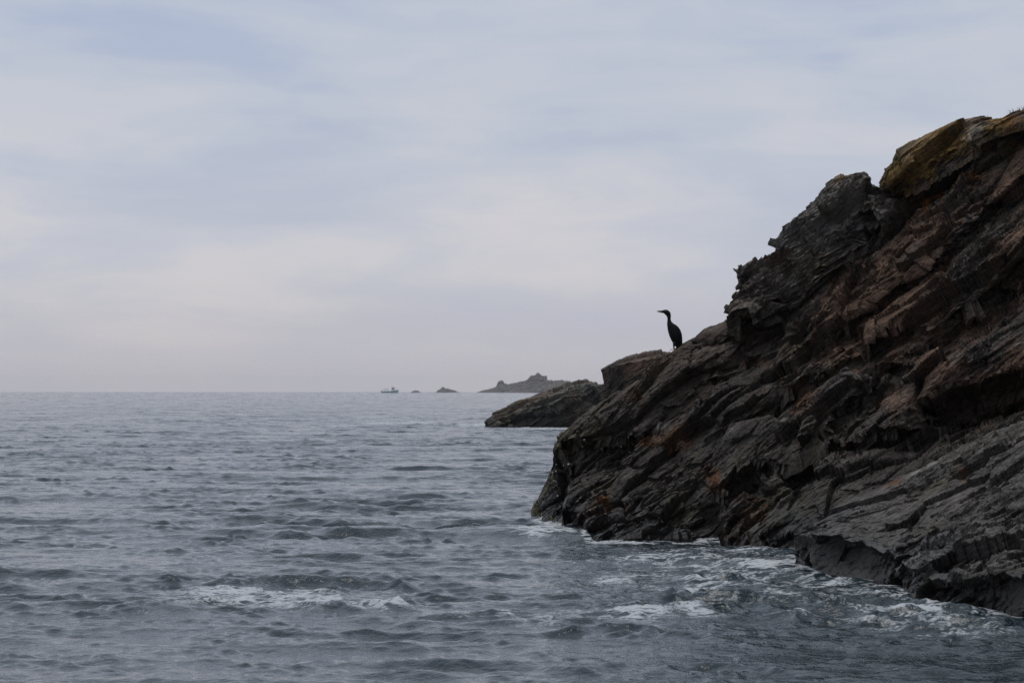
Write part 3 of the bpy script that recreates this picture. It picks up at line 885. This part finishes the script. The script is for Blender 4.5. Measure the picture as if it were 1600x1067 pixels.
def islet(name, prof, dist, depth, label, seed, parts_amp=1.0, nx=260, ny=60, scale=6.0, grey=np.array([0.16, 0.15, 0.15])):
    """small island as terrain: ridge profile along x, falling to the sea in front and behind"""
    pr = np.asarray(prof, float)
    px = np.linspace(pr[0, 0], pr[-1, 0], nx)
    hz = np.interp(px, pr[:, 0], (HOR - pr[:, 1]) / F * dist + H)
    jag = noise(np.stack([px / 5.5, 0 * px + seed, 0 * px], -1), seed) + 0.6 * noise(np.stack([px / 2.2, 0 * px + seed, 0 * px + 3], -1), seed + 9)
    hz = hz + jag * 0.16 * np.clip(hz, 0, 12)
    x = (px - 800) / F * dist
    v = np.linspace(-1, 1, ny)
    X = x[:, None] + 0 * v; Yv = dist + depth * v[None, :] + 0 * X
    f = np.clip(1 - np.abs(v) ** 1.7, 0, 1)[None, :]
    Zv = (hz[:, None] + 0.6) * f - 0.6
    P = np.stack([X, Yv, Zv], -1)
    q = P @ FRAME / scale
    h, e = plates(q * np.array([0.9, 1.2, 2.2]), seed, tilt=0.7)
    h2, e2 = plates(q * np.array([2.6, 3.0, 6.0]), seed + 1, tilt=0.7)
    big = np.clip(hz[:, None] / hz.max(), 0.15, 1)
    d = parts_amp * big * (0.55 * h - 0.3 * np.exp(-e * 9) + 0.30 * h2 - 0.2 * np.exp(-e2 * 8) + 0.3 * fbm(q * 2, 3, seed + 3))
    P[..., 2] += d * 0.45 * f
    P[..., 1] -= d * 0.8
    P[..., 0] += d * 0.25
    tint = paint(P, px[:, None] + 0 * X, 600 + 0 * X, [], 0.35 + 0 * X, seed, 0.8, grey, scale * 3)  # pale mottling paints in light-and-dark contrast that the even sky light doesn't give
    o = mesh_obj(name, P.reshape(-1, 3), grid_faces(nx, ny)[:, ::-1], M_FAR)
    attr(o, 'tint', tint, 'FLOAT_COLOR')
    tag(o, label, 'rock')
    return o


islet('rocky_islet', [(744, 613.6), (752, 610.5), (762, 608), (770, 606), (775, 604), (778, 598), (781, 594.5), (785, 596), (789, 599.5), (796, 600), (806, 598.5), (815, 596.5), (822, 595), (826, 591), (829, 587.5),
                      (834, 586), (839, 584), (843, 584.5), (848, 586.5), (853, 587), (856, 593), (866, 594.5), (880, 594), (888, 596), (900, 599), (920, 604), (950, 613.6)], 3500, 70,
      'long pale rocky islet with a domed top on the horizon', 121, 6.5, 340, 80, 12.0, np.array([0.062, 0.055, 0.052]))
islet('sea_stack', [(681, 613.4), (683, 610.5), (685, 608.5), (688, 607.5), (691, 605.0), (693, 604.6), (696, 606.6), (700, 607.4), (706, 608.4), (711, 610), (716, 612.4), (719, 613.4)], 3700, 14,
      'small dark peaked rock on the horizon between the islet and the flat rock', 141, 2.0, 140, 40, 9.0, np.array([0.07, 0.07, 0.075]))
islet('flat_rock', [(641, 613.3), (644, 611.2), (648, 609.6), (652, 610.2), (656, 612), (658, 613.4)], 3700, 8,
      'tiny flat dark rock on the horizon beside the fishing boat', 151, 1.0, 80, 30, 7.0, np.array([0.07, 0.07, 0.075]))


# ------------------------------------------------------------------ cormorant
def tube(path, radii, seg=20, sideways=1.0, cap=True):
    """closed tube along a path in the x-z plane; radii in plane, sideways factor across"""
    path = np.asarray(path, float); n = len(path)
    tng = np.gradient(path, axis=0); tng /= np.linalg.norm(tng, axis=1, keepdims=True)
    vs, fs = [], []
    sw = sideways if hasattr(sideways, '__len__') else [sideways] * n
    for i in range(n):
        a = np.array([0, 1.0, 0]); b = np.cross(tng[i], a); b /= np.linalg.norm(b) + 1e-9
        a = np.cross(b, tng[i])
        for j in range(seg):
            th = j * 2 * math.pi / seg
            vs.append(path[i] + radii[i] * (math.cos(th) * b + sw[i] * math.sin(th) * a))
    for i in range(n - 1):
        for j in range(seg):
            jj = (j + 1) % seg
            fs.append((i * seg + j, i * seg + jj, (i + 1) * seg + jj, (i + 1) * seg + j))
    if cap:
        fs.append(tuple(range(seg - 1, -1, -1))); fs.append(tuple((n - 1) * seg + j for j in range(seg)))
    return vs, fs


def spline(pts, n):
    pts = np.asarray(pts, float); m = len(pts)
    t = np.linspace(0, m - 1, n)
    i = np.clip(np.floor(t).astype(int), 0, m - 2); f = (t - i)[:, None]
    g = lambda k: pts[np.clip(k, 0, m - 1)]
    p0, p1, p2, p3 = g(i - 1), g(i), g(i + 1), g(i + 2)
    return 0.5 * (2 * p1 + (p2 - p0) * f + (2 * p0 - 5 * p1 + 4 * p2 - p3) * f ** 2 + (3 * p1 - p0 - 3 * p2 + p3) * f ** 3)


G_, _, _ = MAIN
_fx, _fy = G_[..., 0] / G_[..., 1] * F + 800, HOR - (G_[..., 2] - H) / G_[..., 1] * F
_m = np.abs(_fx - 1053) < 1.6
_k = np.argmin(np.where(_m, _fy, 1e9))
BD = float(G_[..., 1].ravel()[_k])
BDY = float(_fy.ravel()[_k]) + 0.8 - 543.0
print('bird', BD, BDY)
_b0 = at(np.float64(1054), np.float64(543 + BDY), np.float64(BD))
bird = empty('cormorant', tuple(_b0))
tag(bird, 'black cormorant standing upright on the sloping rock edge with its bill pointing left', 'bird')


def bpt(x, y, dy=0.0):
    p = at(np.float64(x), np.float64(y + BDY), np.float64(BD)); p[1] += dy
    return p


U = BD / F
body_ctrl = [(1034.2, 484.4, 1.1, .9), (1036, 484.5, 2.1, .85), (1038.4, 484.7, 3.2, .85), (1041, 485.6, 4.0, .85), (1043.6, 487.8, 4.1, .85), (1045.0, 491.2, 3.4, .9), (1045.4, 495, 2.7, 1.0), (1045.6, 499, 3.0, 1.05),
             (1046.6, 503.5, 4.6, 1.05), (1049.4, 509, 7.0, 1.0), (1052.4, 515, 8.6, 0.98), (1055.2, 521.5, 9.1, 0.95), (1057.2, 528, 8.2, .95), (1058.6, 533.5, 6.4, .95), (1060, 539, 4.0, 1.1), (1062, 546, 2.6, 1.5), (1063.5, 552, 2.0, 1.8), (1064, 554, 0.8, 2.2)]
cc = spline(body_ctrl, 90)
pth = [bpt(c[0], c[1]) for c in cc]
vs, fs = tube(pth, [c[2] * U for c in cc], 28, [c[3] for c in cc])
mesh_obj('body', vs, fs, M_FEATHER, bird)
# hooked bill, upper and lower half
bk = spline([(1026.6, 484.9, .35), (1027.2, 484.0, .6), (1029.5, 483.9, .75), (1032, 483.9, .95), (1035.5, 484.0, 1.5)], 20)
vs, fs = tube([bpt(c[0], c[1]) for c in bk], [c[2] * U for c in bk], 12, .8)
mesh_obj('upper_bill', vs, fs, M_BEAK, bird)
bk = spline([(1028, 485.3, .35), (1030, 485.3, .55), (1033, 485.5, .8), (1036, 486, 1.3)], 14)
vs, fs = tube([bpt(c[0], c[1]) for c in bk], [c[2] * U for c in bk], 12, .8)
mesh_obj('lower_bill', vs, fs, M_BEAK, bird)
for s in (-1, 1):
    # eye
    c = bpt(1038.6, 483.9, s * 2.75 * U)
    ring = []
    for i in range(7):
        for j in range(10):
            a, b = math.pi * i / 6, 2 * math.pi * j / 10
            ring.append(c + 0.0075 * np.array([math.sin(a) * math.cos(b), 0.6 * math.cos(a), math.sin(a) * math.sin(b)]))
    mesh_obj('eye', ring, [(i * 10 + j, i * 10 + (j + 1) % 10, (i + 1) * 10 + (j + 1) % 10, (i + 1) * 10 + j) for i in range(6) for j in range(10)], M_EYE, bird)
    # folded wing: pointed leaf-shaped shell lying on the flank
    W = spline([(1049, 504.5, 1.2), (1052.5, 508, 4.2), (1056, 514, 6.0), (1059, 521, 6.0), (1061.5, 528, 4.4), (1063.4, 535, 2.6), (1064.6, 541, .8)], 26)
    vs, fs = tube([bpt(c[0], c[1], s * (np.interp(c[1], [503, 512, 521, 530, 541], [3.2, 6.4, 7.0, 5.6, 2.2])) * U) for c in W], [c[2] * U for c in W], 14, 0.32)
    mesh_obj('wing', vs, fs, M_FEATHER, bird)
    # leg and webbed foot
    lg = spline([(1054.5, 532, 3.0), (1053.4, 537, 1.9), (1053.0, 540, 1.0), (1053.2, 543, .8)], 12)
    vs, fs = tube([bpt(c[0], c[1], s * 3.6 * U) for c in lg], [c[2] * U for c in lg], 10)
    leg = mesh_obj('leg', vs, fs, M_FOOT, bird)
    a0 = bpt(1053.4, 542.6, s * 3.6 * U)
    tips = [a0 + np.array([-0.055, s * .03 - .02, -.012]), a0 + np.array([-0.07, s * .03, -.016]), a0 + np.array([-0.06, s * .03 + .025, -.014]), a0 + np.array([-0.03, s * .03 + .045, -.01])]
    vv = [a0 + np.array([.012, -.006, .006]), a0 + np.array([.012, .006, .006])]
    for tp in tips:
        vv.append(tp)
    vv += [v - np.array([0, 0, .008]) for v in vv]
    ff = [(0, 2, 3), (0, 3, 1), (1, 3, 4), (1, 4, 5), (6, 9, 8), (6, 7, 9), (7, 10, 9), (7, 11, 10), (0, 6, 8, 2), (2, 8, 9, 3), (3, 9, 10, 4), (4, 10, 11, 5), (5, 11, 7, 1), (1, 7, 6, 0)]
    mesh_obj('foot', vv, ff, M_FOOT, bird, smooth=False)

# ------------------------------------------------------------------ fishing boat on the horizon
BX, BY, BS = (609.5 - 800) / F * 3000, 3000.0, 2.8
boat = empty('fishing_boat', (BX, BY, 0))
tag(boat, 'small turquoise fishing boat on the horizon, left of the dark skerries', 'boat')
M_HULL = plain_material('turquoise_paint', (0.22, 0.37, 0.38), 0.4, 0.1, 2)
M_WHITE = plain_material('white_paint', (0.7, 0.72, 0.7), 0.4, 0.06, 2)
M_DARKW = plain_material('dark_glass', (0.02, 0.03, 0.04), 0.1, 0.1, 2)
M_STEEL = plain_material('grey_steel', (0.12, 0.125, 0.13), 0.4, 0.1, 4)


def box(cx, cy, cz, sx, sy, sz, taper=1.0):
    v = []
    for z, k in ((-1, 1.0), (1, taper)):
        for x, y in ((-1, -1), (1, -1), (1, 1), (-1, 1)):
            v.append((cx + x * sx / 2 * k, cy + y * sy / 2 * k, cz + z * sz / 2))
    return v, [(3, 2, 1, 0), (4, 5, 6, 7), (0, 1, 5, 4), (1, 2, 6, 5), (2, 3, 7, 6), (3, 0, 4, 7)]


def bpart(name, v, f, m, parent=None):
    return mesh_obj(name, [np.array(p) * BS + (BX, BY, 0) for p in v], f, m, parent or boat, smooth=False)


st = [(-3.6, .95, .75, .15), (-2.4, 1.1, .72, .3), (-.8, 1.15, .75, .35), (1.0, 1.05, .9, .3), (2.4, .75, 1.15, .2), (3.2, .35, 1.4, .1), (3.7, .04, 1.55, .03)]
hv, hf = [], []
for (x, wd, top, keel) in st:
    for (ky, kz) in ((-1, top), (-.92, .35 * top), (-.5, -.25), (0, -.35), (.5, -.25), (.92, .35 * top), (1, top)):
        hv.append((x - (0.0 if kz > 0 else .1 * max(0, x - 1)), wd * ky, kz))
for i in range(len(st) - 1):
    for j in range(6):
        hf.append((i * 7 + j, (i + 1) * 7 + j, (i + 1) * 7 + j + 1, i * 7 + j + 1))
    hf.append((i * 7 + 6, (i + 1) * 7 + 6, (i + 1) * 7, i * 7))
hf.append(tuple(range(7)))
bpart('hull', hv, hf, M_HULL)
cb = bpart('wheelhouse', *box(1.35, 0, 1.65, 1.5, 1.4, 1.5, .92), M_WHITE)
for s in (-1, 1):
    bpart('window', *box(1.35, s * .68, 1.95, 1.0, .06, .45), M_DARKW, cb)
bpart('window', *box(2.07, 0, 1.95, .06, 1.0, .45), M_DARKW, cb)
bpart('roof', *box(1.35, 0, 2.46, 1.8, 1.6, .08), M_WHITE, cb)
bpart('mast', *box(.95, 0, 3.0, .08, .08, 1.1), M_STEEL)
bpart('pot_hauler', *box(-.9, -.8, 1.2, .3, .3, .9, .6), M_STEEL)
bpart('rail', *box(-2.2, -1.05, 1.15, 2.6, .05, .06), M_STEEL)
bpart('outboard_motor', *box(-3.85, 0, .75, .45, .4, .9, .7), M_STEEL)
for x in (-2.6, -1.7, -1.0):
    bpart('gantry_post', *box(x, 0, 1.4, .16, .5, 1.5, .8), M_STEEL)

# ------------------------------------------------------------------ spray thrown up where the swell meets the rock
vs, fs = [], []
r_ = random.Random(5)
for (cx, cy, sx, hgt, n, back) in [(890, 818, 30, 0.16, 420, 0.0), (862, 814, 22, 0.08, 120, 0), (1215, 888, 30, 0.05, 110, 0.0), (1236, 884, 14, 0.10, 60, 0), (1440, 955, 40, 0.05, 60, 0)]:
    for k in range(n):
        py_ = cy + r_.uniform(-3, 5)
        d_ = shore(py_)
        p = np.array([(cx + r_.gauss(0, sx * .6) - 800) / F * d_, d_ - 0.15, abs(r_.gauss(0, hgt * .6)) + 0.01])
        r = r_.uniform(0.0015, 0.0045)
        b = len(vs)
        st_ = r_.uniform(0.8, 1.8)
        for dv in ((1, 0, 0), (-1, 0, 0), (0, 1, 0), (0, -1, 0), (0, 0, st_), (0, 0, -st_)):
            vs.append(p + r * np.array(dv))
        fs += [(b + a, b + c, b + e) for a, c, e in ((0, 2, 4), (2, 1, 4), (1, 3, 4), (3, 0, 4), (2, 0, 5), (1, 2, 5), (3, 1, 5), (0, 3, 5))]
o = mesh_obj('sea_spray', vs, fs, M_SPRAY)
tag(o, 'fine white spray drops thrown up along the foot of the rocks', 'spray', kind='stuff')

# ------------------------------------------------------------------ sea air
HAZE = True
if HAZE:
    v, f = box(0, 200, 17.0, 15000, 13400, 40)
    mh = bpy.data.materials.new('sea_haze')
    mh.use_nodes = True
    t = NT(mh.node_tree)
    pv = t.n('ShaderNodeVolumePrincipled', {'Color': (0.95, 0.96, 0.98, 1), 'Density': 0.000075, 'Anisotropy': 0.2})
    om = t.n('ShaderNodeOutputMaterial')
    t.t.links.new(pv.outputs[0], om.inputs['Volume'])
    hz = mesh_obj('haze', v, f, mh, smooth=False)
    tag(hz, 'thin pale sea haze over the water', 'haze', kind='stuff')
